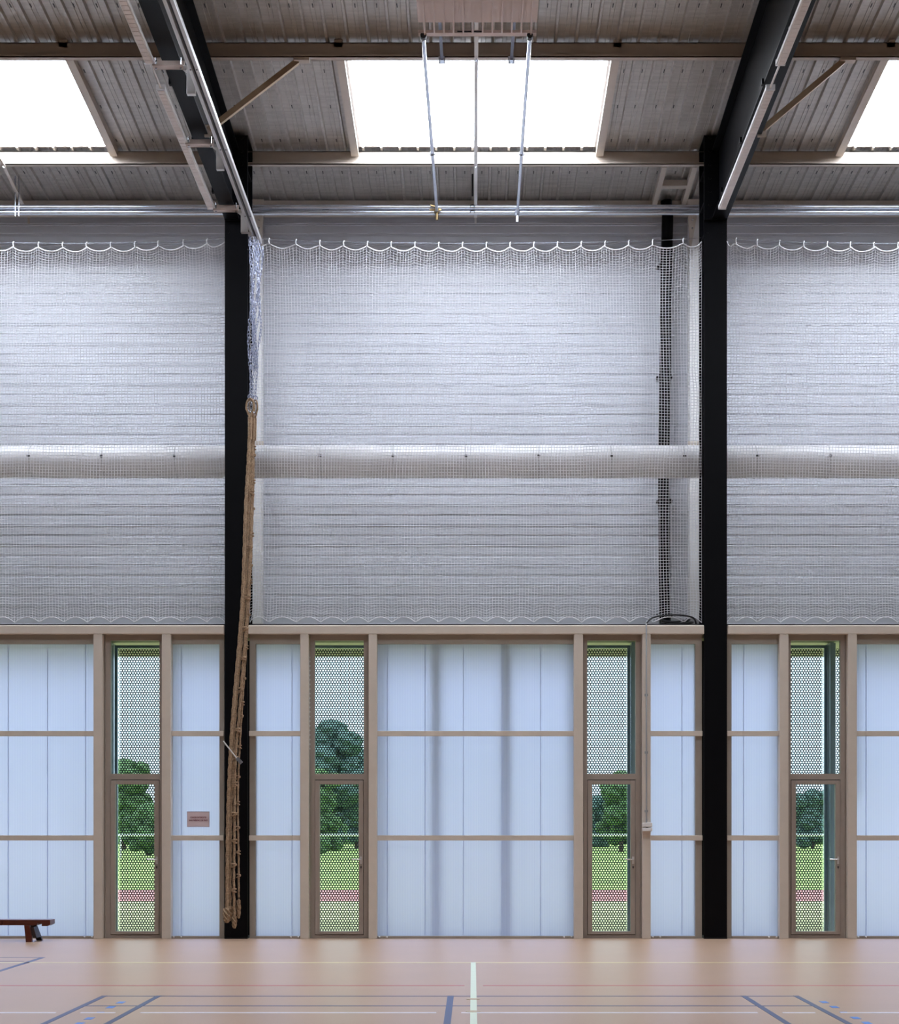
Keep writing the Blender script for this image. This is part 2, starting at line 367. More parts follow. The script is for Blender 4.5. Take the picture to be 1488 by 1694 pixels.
# fly braces
for (p, q, w) in (((-2.07, -2.30, rz(-2.3)-.24), (-3.08, -2.55, 9.62), 'left'), ((4.385, -2.30, rz(-2.3)-.24), (3.38, -2.55, 9.62), 'right')):
    r = empty('fly_brace', q, 'slanting tan brace from the purlin down to the %s black rafter' % w, 'brace')
    M().bar(p, q, .065, .05, (0, 1, 0)).build('brace_bar', mat('brace_paint_'+w, (172, 150, 124), .45), r)
    s = 1 if p[0] < 0 else 1
    M().box(p[0]-.04, p[0]+.14, -2.36, -2.27, p[2]-.012, p[2]+.022).build('bracket', BEAMP, r)
    M().box(q[0]-.05, q[0]+.05, q[1]-.012, q[1]+.012, q[2]-.08, q[2]+.06).build('gusset', BEAMP, r)
# tie bars under purlins
def polyz(pts, wdt, name, m, lab, cat):
    r = empty(name, pts[-1], lab, cat)
    k = M()
    for a, b in zip(pts[:-1], pts[1:]): k.bar(a, b, wdt, .02)
    k.build('bar', m, r)
    for q in pts[1:-1]:
        M().cyl((q[0], q[1]-.02, q[2]-.015), .010, .02, 'z', 6).build('bolt', GALV, r); M().cyl((q[0], q[1]-.05, q[2]-.015), .010, .02, 'z', 6).build('bolt', GALV, r)
    M().bar((pts[-1][0], pts[-1][1]-.01, pts[-1][2]), (pts[-1][0], pts[-1][1], pts[-1][2]-.09), .03, .006, (0, 1, 0)).build('end_tab', m, r)
def tz(Y): return rz(Y)-.235
polyz([(.045, -5.0, tz(-5)), (.045, -2.32, tz(-2.32)), (.045, .42, tz(.42)), (.045, 1.88, 10.27)], .045, 'tie_bar', WHITE, 'white flat tie bar crossing the middle rooflight to the eaves', 'tie bar')
polyz([(-6.33, -5.0, tz(-5)), (-6.33, -2.32, tz(-2.32)), (-6.33, .42, tz(.42)), (-6.40, 1.88, 10.27)], .045, 'tie_bar', BEAMP, 'beige flat tie bar at the far left below the left rooflight', 'tie bar')

# white posts on the upper wall
for x, w in ((-3.13, 'left'), (3.22, 'right')):
    r = empty('wall_post', (x, 1.95, 4.06), 'white post on the upper wall just behind the %s black column' % w, 'post')
    M().box(x-.09, x+.09, 1.84, 2.08, 4.06, 10.33).build('shaft', WHITE, r, bevel=.004)
    s = 1 if x < 0 else -1
    for z0, z1 in ((9.72, 10.5), (6.72, 7.02)):
        M().prism([(x+s*.09, z0), (x+s*.13, z1), (x-s*.05, z1)][::s], 'y', 1.80, 1.835).build('gusset', BEAMP, r)
    M().cyl((x+s*.06, 1.79, 10.2), .014, .02, 'y', 6).build('bolt', GALV, r); M().cyl((x+s*.06, 1.79, 10.08), .014, .02, 'y', 6).build('bolt', GALV, r)
    if x > 0: M().box(x-.15, x+.06, 1.74, 1.83, 4.06, 4.47).build('base_box', GREYP, r)
# black down pipe and roof trimmers on the right of the middle bay
r = empty('down_pipe', (2.79, 1.9, 4.06), 'black vertical pipe standing behind the net near the right column', 'pipe')
M().tube([(2.80, 1.92, 10.52), (2.82, 1.92, 10.3), (2.80, 1.92, 9.4), (2.785, 1.92, 8.0), (2.765, 1.92, 6.7), (2.775, 1.92, 5.2), (2.79, 1.92, 4.06)], .083, 20).build('pipe', BLACK, r, smooth=True)
for z in (9.6, 8.0, 6.2, 4.55): M().cyl((2.785, 1.92, z), .092, .03, 'z', 20).box(2.67, 2.90, 1.99, 2.085, z-.015, z+.015).build('clamp', BLACK, r)
r = empty('roof_trimmer', (2.85, 1.5, 10.5), 'pair of white trimmer bars with a cross piece above the black pipe', 'roof trimmer')
for x in (2.635, 3.055): M().bar((x, .75, rz(.75)-.05), (x, 1.99, rz(1.99)-.05), .07, .09).build('bar', BEAMP, r)
M().box(2.67, 3.02, 1.28, 1.40, rz(1.34)-.1, rz(1.34)-.02).build('cross_piece', BEAMP, r)

# ------------------------------------------------------------------ pipes and heater
PZ = 10.02
for k, (z, w) in enumerate(((10.135, 'upper'), (10.06, 'lower'))):
    r = empty('steel_tube', (0, 1.15, z), 'long galvanised tube below the eaves, the %s of the pair' % w, 'tube')
    m = M(); m.tube([(-13.8, 1.15, z), (13.8, 1.15, z)], .034, 14); m.build('tube', GALV, r, smooth=True)
    for x in (-2.05, 4.3, -8.4): M().cyl((x, 1.15, z), .0368, .09, 'x', 14).build('coupling', GALV, r, smooth=True)
r = empty('radiant_heater', (.05, -5.2, 10.06), 'pale ribbed heater panel hung flat under the roof at the top of the view', 'heater')
hx0, hx1 = -.585, .69
M().box(hx0, hx1, -6.6, -4.17, 10.07, 10.30).build('casing', HEATM, r, bevel=.005)
for k in range(12):
    x = hx0+.07+k*(hx1-hx0-.13)/11
    m = M(); m.box(x-.009, x+.009, -6.6, -4.02, 10.035, 10.072).prism([(x-.009, -4.02), (x+.009, -4.02), (x+.003, -3.95), (x-.003, -3.95)], 'z', 10.035, 10.06)
    m.build('fin', HEATM, r)
M().box(hx0, hx1, -3.98, -3.9, 10.055, 10.085).build('header_rail', HEATM, r)
M().box(hx0+.42, hx0+.57, -3.985, -3.981, 10.06, 10.075).box(hx0+.58, hx0+.70, -3.985, -3.981, 10.06, 10.075).build('rating_label', DARK, r)
for x in (-.36, .46):
    M().bar((x, -4.1, 10.30), (x, -2.33, rz(-2.33)-.24), .035, .02).build('hanger_strap', mat('dark_strap', (60, 62, 84), .4, .4), r)
    M().box(x-.04, x+.04, -2.40, -2.30, rz(-2.3)-.27, rz(-2.3)-.225).box(x-.03, x-.022, -2.36, -2.35, rz(-2.3)-.34, rz(-2.3)-.26).box(x+.022, x+.03, -2.36, -2.35, rz(-2.3)-.34, rz(-2.3)-.26).build('purlin_clamp', GALV, r)
    M().box(hx0+.05, hx1-.05, -4.2, -4.12, 10.30, 10.33).build('cross_rail', GALV, r)
for (x0, x1, z1, w) in ((-.53, -.495, 10.02, 'left'), (.621, .625, 9.99, 'right')):
    r = empty('heater_pipe', (x1, 1.1, z1), 'thin shiny feed pipe from the heater to the eaves tubes, the %s one' % w, 'pipe')
    M().tube([(x0, -3.93, 10.03), (x0, -3.6, 10.02), ((x0+x1)/2, -1.4, 10.03), (x1, 1.08, z1+.02), (x1, 1.10, z1-.05)], .021, 12).build('pipe', GALV, r, smooth=True)
    M().cyl((x0, -3.94, 10.035), .034, .06, 'y', 12).build('elbow', DARK, r)
    ym = -.9; M().cyl(((x0+x1)/2, ym, 10.03), .034, .03, 'y', 12).box((x0+x1)/2-.045, (x0+x1)/2+.045, ym-.006, ym+.006, 10.022, 10.038).build('union', GALV, r)
    m = M(); m.cyl((x1, 1.06, z1+.03), .036, .07, 'z', 12).cyl((x1, 1.06, z1-.05), .022, .09, 'z', 10)
    if w == 'left': m.bar((x1, 1.0, z1+.06), (x1-.09, .98, z1+.075), .03, .015).box(x1-.1, x1+.06, 1.04, 1.08, z1+.03, z1+.055)
    m.build('valve', BRASS if w == 'left' else GALV, r)
r = empty('tube_hanger', (.045, 1.1, 10.0), 'thin chain hanger holding the eaves tubes beside the tie bar', 'hanger')
M().tube([(.0, 1.05, rz(1)-.05), (.0, 1.05, 10.25)], .012, 8).build('rod', DARK, r)
for z in (10.13, 10.05): M().tube([(.0+.03*math.cos(t*math.pi/6), 1.1+.05*math.sin(t*math.pi/6), z) for t in range(12)], .008, 6, closed=True).build('ring', DARK, r)
r = empty('tube_hanger', (-6.35, 1.1, 10.0), 'thin double rod hanger holding the eaves tubes at the far left', 'hanger')
for x in (-6.38, -6.33): M().tube([(x, 1.12, rz(1)-.05), (x, 1.12, 10.0)], .010, 8).build('rod', GALV, r)

# ------------------------------------------------------------------ lamps under the rafters
def lamp(x, y0, y1, lab):
    r = empty('ceiling_light', (x, (y0+y1)/2, 9.45), lab, 'ceiling light', 'linear lamps under the rafters')
    M().prism([(x-.045, 9.50), (x+.045, 9.50), (x+.048, 9.47), (x+.048, 9.45), (x-.048, 9.45), (x-.048, 9.47)], 'y', y0, y1).build('housing', WHITE, r, bevel=.003)
    m = M(); n = 40
    for k in range(n):
        ya = y0+.02+(y1-y0-.04)*k/n; m.box(x-.034, x+.034, ya+.004, ya+(y1-y0-.04)/n-.004, 9.44, 9.451)
    m.build('louvre', LEDM, r)
    for y in (y0+.01, y1-.01): M().box(x-.05, x+.05, y-.012, y+.012, 9.443, 9.503).build('end_cap', ALU, r)
    for y in (y0+.5, y1-.5): M().box(x-.012, x+.012, y-.015, y+.015, 9.5, rb(y)+.002).build('stem', ALU, r)
lamp(3.22, -3.97, -.58, 'long lamp under the right black rafter, the far one')
lamp(3.22, -8.0, -4.52, 'long lamp under the right black rafter, the near one at the top')
lamp(-3.37, -3.97, -.58, 'long lamp along the left black rafter, the far one')
lamp(-3.37, -8.0, -4.55, 'long lamp along the left black rafter, the near one at the top')
for x, w in ((3.22, 'right'), (-3.37, 'left')):
    tag(M().tube([(x, -4.6, 9.475), (x, -3.9, 9.475)], .012, 8).build('lamp_cable', WHITE), 'thin white conduit joining the two lamps of the %s rafter' % w, 'cable')

# ------------------------------------------------------------------ rope track on the left
r = empty('rope_track', (-2.83, -3, 9.2), 'double aluminium track with brackets beside the left black rafter', 'track')
RZt = 9.20
for x in (-2.866, -2.796): M().box(x-.019, x+.019, -8.5, -.10, RZt-.03, RZt+.03).build('rail', ALU, r, bevel=.004)
M().box(-2.84, -2.822, -8.5, -.12, RZt+.0, RZt+.028).build('slot', DARK, r)
for Y in (-.58, -2.58, -4.52, -6.5):
    b = M().box(-3.34, -3.02, Y-.05, Y+.05, 9.425, 9.437).box(-3.34, -3.02, Y+.043, Y+.05, 9.425, 9.52).build('bracket', mat('bracket_zinc', (190, 172, 162), .4, .3), r)
    for x in (-3.31, -3.05): M().tube([(x, Y, 9.41), (x, Y, 9.53)], .008, 8).cyl((x, Y, 9.42), .014, .012, 'z', 6).build('bolt', GALV, b)
    M().box(-3.02, -2.90, Y-.02, Y+.02, 9.40, 9.44).build('arm', ALU, r)
    M().prism([(-3.03, 9.40), (-2.9, 9.40), (-2.9, 9.30)], 'y', Y-.006, Y+.006).build('web_plate', ALU, r)
    M().box(-2.985, -2.895, Y-.03, Y+.03, 9.14, 9.44).build('hanger', ALU, r, bevel=.003)
    M().box(-2.93, -2.80, Y-.02, Y+.02, RZt+.03, RZt+.06).build('rail_clamp', ALU, r)
    for x in (-2.862, -2.800): M().cyl((x, Y-.5, RZt-.032), .009, .006, 'z', 8).build('screw', DARK, r)

# ------------------------------------------------------------------ climbing ropes with chains
def interp(pts, step):
    P = [Vector(p) for p in pts]; out = []
    d = [0]
    for a, b in zip(P[:-1], P[1:]): d.append(d[-1]+(b-a).length)
    n = int(d[-1]/step); j = 0
    for i in range(n+1):
        s = d[-1]*i/n
        while j < len(P)-2 and s > d[j+1]: j += 1
        t = (s-d[j])/max(1e-6, d[j+1]-d[j])
        p0 = P[max(j-1, 0)]; p1 = P[j]; p2 = P[j+1]; p3 = P[min(j+2, len(P)-1)]
        out.append(.5*((2*p1)+(p2-p0)*t+(2*p0-5*p1+4*p2-p3)*t*t+(3*p1-p0-3*p2+p3)*t**3))
    return out
def chain_mesh(a, b, seed):
    rnd = random.Random(seed); a = Vector(a); b = Vector(b); L = (b-a).length; n = int(L/.046); m = M()
    for i in range(n):
        t = (i+.5)/n; c = a.lerp(b, t)
        off = .03*math.sin(t*9+seed*1.7)*(math.sin(t*math.pi)); off2 = .025*math.cos(t*13+seed)*math.sin(t*math.pi)
        c = c+Vector((off, off2, 0)); ang = (i % 2)*math.pi/2+rnd.uniform(-.5, .5)+seed*.7
        pts = []
        for k in range(10):
            th = 2*math.pi*k/10; lx = .013*math.cos(th); lz = .018*math.sin(th)+(.013 if math.sin(th) > 0 else -.013)
            pts.append(c+Vector((lx*math.cos(ang), lx*math.sin(ang), lz)))
        m.tube(pts, .0042, 5, closed=True)
    return m
YR = -.30
def RP(px, py, dy=0): return (fx(px, YR+dy), YR+dy, fz(py, YR+dy))
ropes = [
 ('smooth climbing rope, leftmost of the bundle, with a thick end knot', [(414,690),(411,760),(406,850),(400.5,1000),(385.5,1180),(379.5,1280),(376.5,1380),(375.5,1503)], .0195, [], (375.5,1514), .048, -.08, (-2.88, -.50)),
 ('smooth climbing rope, second from the left in the bundle', [(416,690),(414,760),(410.5,850),(404,1000),(389.5,1180),(384.5,1280),(381.5,1380),(380.5,1500)], .0185, [], (379.5,1511), .048, .02, (-2.86, -.38)),
 ('knotted climbing rope hanging lowest of the bundle', [(418,692),(417.5,760),(415.5,850),(409.5,1000),(396,1180),(389.5,1260),(388,1380),(387,1470),(388.5,1516)], .0165, [815,905,990,1040,1090,1140,1207,1253,1297,1347,1392,1431,1472], (388,1525), .032, -.03, (-2.84, -.26)),
 ('knotted climbing rope, rightmost of the bundle', [(421,692),(420,760),(418,850),(412,1000),(400,1180),(395.5,1260),(393.5,1330),(395,1430),(395,1485)], .013, [741,753,797,842,884,935,962,1018,1070,1122,1163,1186,1235,1285,1328,1369,1410,1449], (395,1503), .027, .05, (-2.82, -.15)),
]
def end_knot(c, r, h, seed):
    m = M(); c = Vector(c)
    n = 26; pts = [c+Vector((0, 0, h*(.5-i/n))) for i in range(n+1)]
    def rf(i, t):
        u = i/n; base = r*(math.sin(math.pi*min(1, .12+u*.80))**.55)*(.72+.35*u) if u < .98 else r*.35
        return base*(1+.16*math.sin(4*t+u*11+seed)*math.cos(3*t-u*16))
    m.tube(pts, r, 20, rf=rf)
    for k in range(4):
        a = [c+Vector(((r*.93)*math.cos(t*1.1+k*1.57)*(.8+.2*math.sin(t)), (r*.93)*math.sin(t*1.1+k*1.57), h*(.42-.8*t/3.6))) for t in [j*.3 for j in range(13)]]
        m.tube(a, r*.26, 6)
    return m
for i, (lab, pts, rad, knots, ek, er, dy, top) in enumerate(ropes):
    tb = RP(*pts[0], dy)
    r = empty('climbing_rope', (tb[0], tb[1], 0.1), lab+', by the left column', 'climbing rope', None)
    path = interp([RP(a, b, dy) for a, b in pts], .012)
    def rf(k, t, rad=rad): return rad*(1+.2*math.cos(3*(t-k*.16)))
    M().tube(path, rad, 12, rf=rf).build('cord', ROPE, r, smooth=True)
    # spliced eye round a thimble
    ex, ey, ez = tb; c = Vector((ex+.004*i, ey, ez+.13))
    eye = []
    for k in range(17):
        th = -math.pi/2+.25+(2*math.pi-.5)*k/16
        eye.append(c+Vector((.048*math.cos(th)*(1 if math.sin(th) > -.5 else .75)*math.cos(i*.8), .048*math.cos(th)*math.sin(i*.8), .11*math.sin(th))))
    M().tube([c+Vector((0, 0, -.15))]+eye+[c+Vector((0, 0, -.15))], rad*.75, 10).build('eye_splice', ROPE, r, smooth=True)
    M().tube([c+(p-c)*.66 for p in eye], .010, 8, closed=True).build('thimble', GALV, r, smooth=True)
    M().tube([c+Vector((0, 0, -.13)), c+Vector((0, 0, -.2)), c+Vector((0, 0, -.42))], [rad*1.5, rad*1.45, rad*1.1], 12).build('whipping', ROPE, r, smooth=True)
    M().tube([c+Vector((.028*math.cos(t*math.pi/6), 0, .135+.032*math.sin(t*math.pi/6))) for t in range(12)], .007, 6, closed=True).build('shackle', CHAINM, r, smooth=True)
    chain_mesh(c+Vector((0, 0, .16)), (top[0], top[1], 9.14), i+1).build('chain', CHAINM, r)
    chain_mesh(c+Vector((.015, .02, .5)), (top[0]+.05, top[1]+.06, 9.14), i+11).build('chain', CHAINM, r)
    M().box(top[0]-.02, top[0]+.02, top[1]-.03, top[1]+.03, 9.13, 9.175).build('trolley', ALU, r)
    zs = [p.z for p in path]
    for q, ky in enumerate(knots):
        zk = fz(ky, YR+dy); j = min(range(len(zs)), key=lambda j: abs(zs[j]-zk)); p = path[j]
        m = M(); tl = .5 if q % 2 else -.4
        for s in (0, 1):
            pts2 = []
            for k in range(14):
                th = 2*math.pi*k/14; x = rad*1.6*math.cos(th); y = rad*1.6*math.sin(th); zz = x*math.tan(tl)*(1 if s == 0 else -.35)+(.026*s-.013)
                pts2.append(p+Vector((x, y, zz)))
            m.tube(pts2, rad*.78, 8, closed=True)
        m.build('knot', ROPE, r, smooth=True)
    e = RP(*ek, dy); end_knot((e[0], e[1], e[2]), er, .20 if i < 2 else (.17 if i == 2 else .26), i).build('end_knot', ROPE, r, smooth=True)
r = empty('hook_stick', RP(385, 1245, -.12), 'short pale metal rod with a square catch slanting across the climbing ropes', 'hooked rod')
M().tube([RP(369.5, 1226, -.12), RP(394, 1257, -.12)], .009, 8).build('rod', ALU, r)
M().bar(RP(392, 1254, -.12), RP(400, 1262.5, -.12), .045, .03, (0, 1, 0)).build('catch', GALV, r)

# ------------------------------------------------------------------ safety nets
def net(x0, x1, z0, z1, Y, hooks, lab, seed):
    r = empty('safety_net', ((x0+x1)/2, Y, z0), lab, 'net')
    rnd = random.Random(seed)
    nx = int(round((x1-x0)/.0392)); nz = int(round((z1-z0)/.0392))
    X = np.linspace(x0, x1, nx+1); Z = np.linspace(z0, z1, nz+1)
    GX, GZ = np.meshgrid(X, Z, indexing='ij')
    hk = np.array([x0]+list(hooks)+[x1])
    idx = np.clip(np.searchsorted(hk, X, side='right')-1, 0, len(hk)-2)
    u = (X-hk[idx])/(hk[idx+1]-hk[idx]); sc = 4*u*(1-u)
    U = (X-x0)/(x1-x0); cab = -.075*np.clip(4*U*(1-U), 0, 1)**.7
    ph = seed*1.3
    top = (cab-.062*sc-.02)[:, None]*np.exp(-(z1-GZ)/.45)+(.0+cab*.6)[:, None]*((GZ-z0)/(z1-z0))**2*(1-np.exp(-(z1-GZ)/.45))
    bot = (.075*sc)[:, None]*np.exp(-(GZ-z0)/.22)
    DZ = top+bot+.010*np.sin(GX*2.3+GZ*1.1+ph)*np.sin((GZ-z0)/(z1-z0)*np.pi)
    hv = np.exp(-(z1-GZ)/.5)
    DX = .010*np.sin(GX*2*np.pi/.33+1.0)*hv+.012*np.sin(GX*1.7+GZ*2.1+ph)
    edge = np.exp(-(GX-x0)/.12)+np.exp(-(x1-GX)/.12)
    DX += edge*.02*np.sin(GZ*7+ph)
    DX *= (1-np.exp(-(GX-x0)/.02))*(1-np.exp(-(x1-GX)/.02))
    DY = .025*np.sin(GX*1.9+ph)*np.sin((GZ-z0)/(z1-z0)*np.pi)+.010*np.sin(GX*9+GZ*1.3)
    PX, PY, PZ = GX+DX, Y+DY, GZ+DZ
    P = np.stack([PX, PY, PZ], -1)
    R = .0036; cross = np.array([[0, 0], [0, 0], [0, 0]], float)
    an = [math.pi/2, math.pi/2+2.094, math.pi/2+4.189]
    def strands(Q, ax):           # Q: (n lines, m points, 3)
        n, mm, _ = Q.shape; V = np.repeat(Q[:, :, None, :], 3, 2).copy()
        for k, a in enumerate(an):
            V[:, :, k, ax] += R*math.cos(a); V[:, :, k, 1] -= R*math.sin(a)
        idx = np.arange(n*mm*3).reshape(n, mm, 3); fs = []
        for k in range(3):
            fs.append(np.stack([idx[:, :-1, k], idx[:, :-1, (k+1) % 3], idx[:, 1:, (k+1) % 3], idx[:, 1:, k]], -1).reshape(-1, 4))
        return V.reshape(-1, 3), np.concatenate(fs)
    V1, F1 = strands(P, 0); V2, F2 = strands(P.transpose(1, 0, 2), 2)
    V = np.concatenate([V1, V2]); Fc = np.concatenate([F1, F2+len(V1)])
    V = V-np.array(WORLD[r.name])
    me = bpy.data.meshes.new('netting'); me.vertices.add(len(V)); me.vertices.foreach_set('co', V.astype(np.float32).ravel())
    me.loops.add(len(Fc)*4); me.loops.foreach_set('vertex_index', Fc.astype(np.int32).ravel())
    me.polygons.add(len(Fc)); me.polygons.foreach_set('loop_start', np.arange(0, len(Fc)*4, 4, dtype=np.int32))
    me.polygons.foreach_set('loop_total', np.full(len(Fc), 4, dtype=np.int32)); me.update(); me.validate()
    me.materials.append(NETM); o = bpy.data.objects.new('netting', me); COL.objects.link(o); o.parent = r
    M().tube([tuple(p) for p in P[:, -1, :]], .0085, 7).build('top_cord', NETM, r)
    M().tube([tuple(p) for p in P[:, 0, :]], .0065, 7).build('bottom_cord', NETM, r)
    pts = [(x, Y, z1+.03-.075*max(0, 4*((x-x0)/(x1-x0))*(1-(x-x0)/(x1-x0)))**.7) for x in np.linspace(x0, x1, 41)]
    M().tube(pts, .0035, 6).build('steel_wire', GALV, r)
    for h in hooks:
        U = (h-x0)/(x1-x0); zc = z1-.075*(4*U*(1-U))**.7
        M().tube([(h, Y-.005, zc-.035), (h-.004, Y-.012, zc+.01), (h, Y-.014, zc+.035), (h+.008, Y-.006, zc+.04)], .008, 6).build('hook', NETM, r)
    return r
YN = .12
zt, zb = fz(397, YN), fz(1030, YN)
hk = [fx(p, YN) for p in (445.3, 490, 529.5)]+[fx(529.5+39.35*k, YN) for k in range(1, 15)]+[fx(1131, YN)]
net(XC[0][1]+.012, XC[1][0]-.012, zb, zt, YN, hk, 'white square mesh safety net hung between the two black columns', 1)
hl = sorted([fx(p, YN) for p in (343, 303.5, 262, 223.5, 183.5, 143.5, 104, 64, 22.5, -17, -57, -97, -137)])
net(-7.45, XC[0][0]-.012, zb, zt, YN, hl, 'white square mesh safety net left of the left black column', 2)
hr = sorted([fx(p, YN) for p in (1218, 1253, 1290, 1330, 1369, 1407, 1446, 1486, 1525, 1565, 1604)])
net(XC[1][1]+.012, 7.75, zb, zt, YN, hr, 'white square mesh safety net right of the right black column', 3)

# ------------------------------------------------------------------ air duct
YD, ZD, RD = .85, fz(764, .85), .224
r = empty('air_duct', (0, YD, ZD-RD), 'large round white air duct running behind the net', 'air duct')
m = M(); m.tube([(-13.8, YD, ZD), (13.8, YD, ZD)], RD, 64); m.build('duct_tube', DUCT, r, smooth=True)
for k in range(-9, 10):
    x = fx(771.5, YD)+.995*k
    m = M(); m.tube([(x+math.copysign(.012, math.sin(t*math.pi/24)*0+1)*math.sin(t*math.pi/24*2)*.5, YD+(RD+.002)*math.cos(t*2*math.pi/48), ZD+(RD+.002)*math.sin(t*2*math.pi/48)) for t in range(48)], .0035, 5, closed=True)
    b = m.build('seam_band', GREYP, r)
    M().box(x-.022, x+.018, YD-RD-.022, YD-RD-.004, ZD+.018, ZD+.042).build('clip', DARK, b)
    tz_ = ZD+RD; M().tube([(x, YD, tz_), (x, YD, tz_+.02)], .004, 5).build('hanger', GREYP, b)
tag(M().tube([(fx(780, .7), YD-.3, 7.05), (fx(779, .7), YD-.24, 6.6), (fx(780, .7), YD-.24, 6.25)], .004, 6).build('pull_cord', GREYP), 'thin grey cord hanging over the middle of the duct', 'cord')

# ------------------------------------------------------------------ lower wall: posts, glazing, doors
YF = .12
ZH = fz(1049)                              # underside of the ledge beam
posts = [(155, 170), (268, 283), (497, 511), (610, 624), (950, 965), (1063, 1077), (1290, 1305), (1403, 1418)]
pl = ['left of the leftmost door', 'right of the leftmost door', 'left of the second door', 'right of the second door', 'left of the third door',
      'right of the third door, with a conduit down its face', 'left of the rightmost door', 'right of the rightmost door']
for (a, b), w in zip(posts, pl):
    r = M().box(fx(a), fx(b), -.015, .16, 0, ZH).build('wall_post', PAINT, bevel=.005)
    tag(r, 'beige square post standing '+w, 'post')
T1, T2 = (1209, 1217.5), (1382, 1390.5)
def glazing(n, a, b, lab, joints, left_jamb=None, right_jamb=None):
    xa, xb = fx(a), fx(b)
    r = empty('window_%d' % n, ((xa+xb)/2, YF, 0), lab, 'translucent window', kind='structure')
    if left_jamb: M().box(xa, fx(left_jamb), .06, .2, .0, ZH).build('jamb', PAINT2, r)
    if right_jamb: M().box(fx(right_jamb), xb, .06, .2, .0, ZH).build('jamb', PAINT2, r)
    ga = fx(left_jamb) if left_jamb else xa; gb = fx(right_jamb) if right_jamb else xb
    M().box(ga, gb, .06, .2, fz(1065, .06), ZH).build('head', PAINT2, r)
    M().box(ga, gb, .04, .2, 0, .032).build('sill', PAINT2, r)
    for z0, z1 in ((fz(1381.5, .1), .03), (fz(1208.5, .1), fz(1391, .1)), (fz(1065, .06), fz(1218, .1))):
        pass
    M().box(ga, gb, YF, YF+.02, .032, fz(1065, .06)).build('pane', POLY, r)
    jm = M()
    for j in joints: jm.box(fx(j, YF)-.004, fx(j, YF)+.004, YF+.021, YF+.03, .032, fz(1065, .06))
    if joints: jm.build('joint', POLY, r)
    for t in (T1, T2): M().box(xa, xb, .01, .09, fz(t[1]), fz(t[0])).build('transom', PAINT, r, bevel=.003)
    for x in (ga+.03, ga+.13, gb-.13, gb-.03):
        if (left_jamb and x < ga+.2 and x > ga) or (right_jamb and x > gb-.2): continue
        M().ball((x, .03, .02), .014).build('bolt_cap', WHITE, r, smooth=True)
    return r
glazing(4, -170, 155, 'wide translucent white wall panel at the far left, behind the bench', (-115, -50, 13, 78, 141))
glazing(5, 283, 370, 'narrow translucent white wall panel left of the left column, with a notice', (300,), None, 362)
glazing(6, 412, 497, 'narrow translucent white wall panel right of the left column', (483,), 422, None)
glazing(7, 624, 950, 'widest translucent white wall panel, in the middle of the view', (641, 703.5, 767, 831, 895))
glazing(8, 1077, 1163, 'narrow translucent white wall panel left of the right column', (1129,), None, 1152)
glazing(9, 1204, 1290, 'narrow translucent white wall panel right of the right column', (1231,), 1212, None)
glazing(10, 1418, 1850, 'wide translucent white wall panel at the far right', (1434, 1497, 1560, 1623, 1686, 1750, 1812))

# perforated sheet
def perforated(x0, x1, z0, z1, Y, parent, name='perforated_sheet'):
    p = .0362; rr = .0120; h = p*math.sqrt(3)/2
    vs = []; fs = []; n = 12; rows = int((z1-z0)/h); cols = int((x1-x0)/p)
    ox = x0+((x1-x0)-(cols-.0)*p)/2+p/4; oz = z0+((z1-z0)-rows*h)/2+h/2
    for j in range(rows):
        for i in range(cols):
            cx = ox+i*p+(p/2 if j % 2 else 0); cz = oz+j*h; k = len(vs)
            for t in range(n):
                a = math.pi/6+2*math.pi*t/n+0
                R = p/2/math.cos(((t % 2 == 1) and 0 or math.pi/6))
                ang = math.pi/6*(t)+math.pi/6-math.pi/6
                a = t*math.pi/6
                R = p/2 if t % 2 == 0 else p/2/math.cos(math.pi/6)
                vs.append((cx+R*math.cos(a), Y, cz+R*math.sin(a)))
            for t in range(n):
                a = t*math.pi/6; vs.append((cx+rr*math.cos(a), Y, cz+rr*math.sin(a)))
            for t in range(n):
                fs.append((k+t, k+(t+1) % n, k+n+(t+1) % n, k+n+t))
    m = M(); m.v = vs; m.f = fs
    o = m.build(name, PERF, parent)
    sd = o.modifiers.new('thickness', 'SOLIDIFY'); sd.thickness = .003; sd.offset = 0
    return o
dn = ['leftmost', 'second', 'third', 'rightmost']
doors = [(174, 268, 183, 264), (516, 610, 521, 602), (965, 1060, 972, 1052), (1305, 1400, 1309, 1391)]
YS = .64
screens = [(-4.843, -4.05), (-2.30, -1.22), (1.35, 2.112), (4.15, 4.80)]
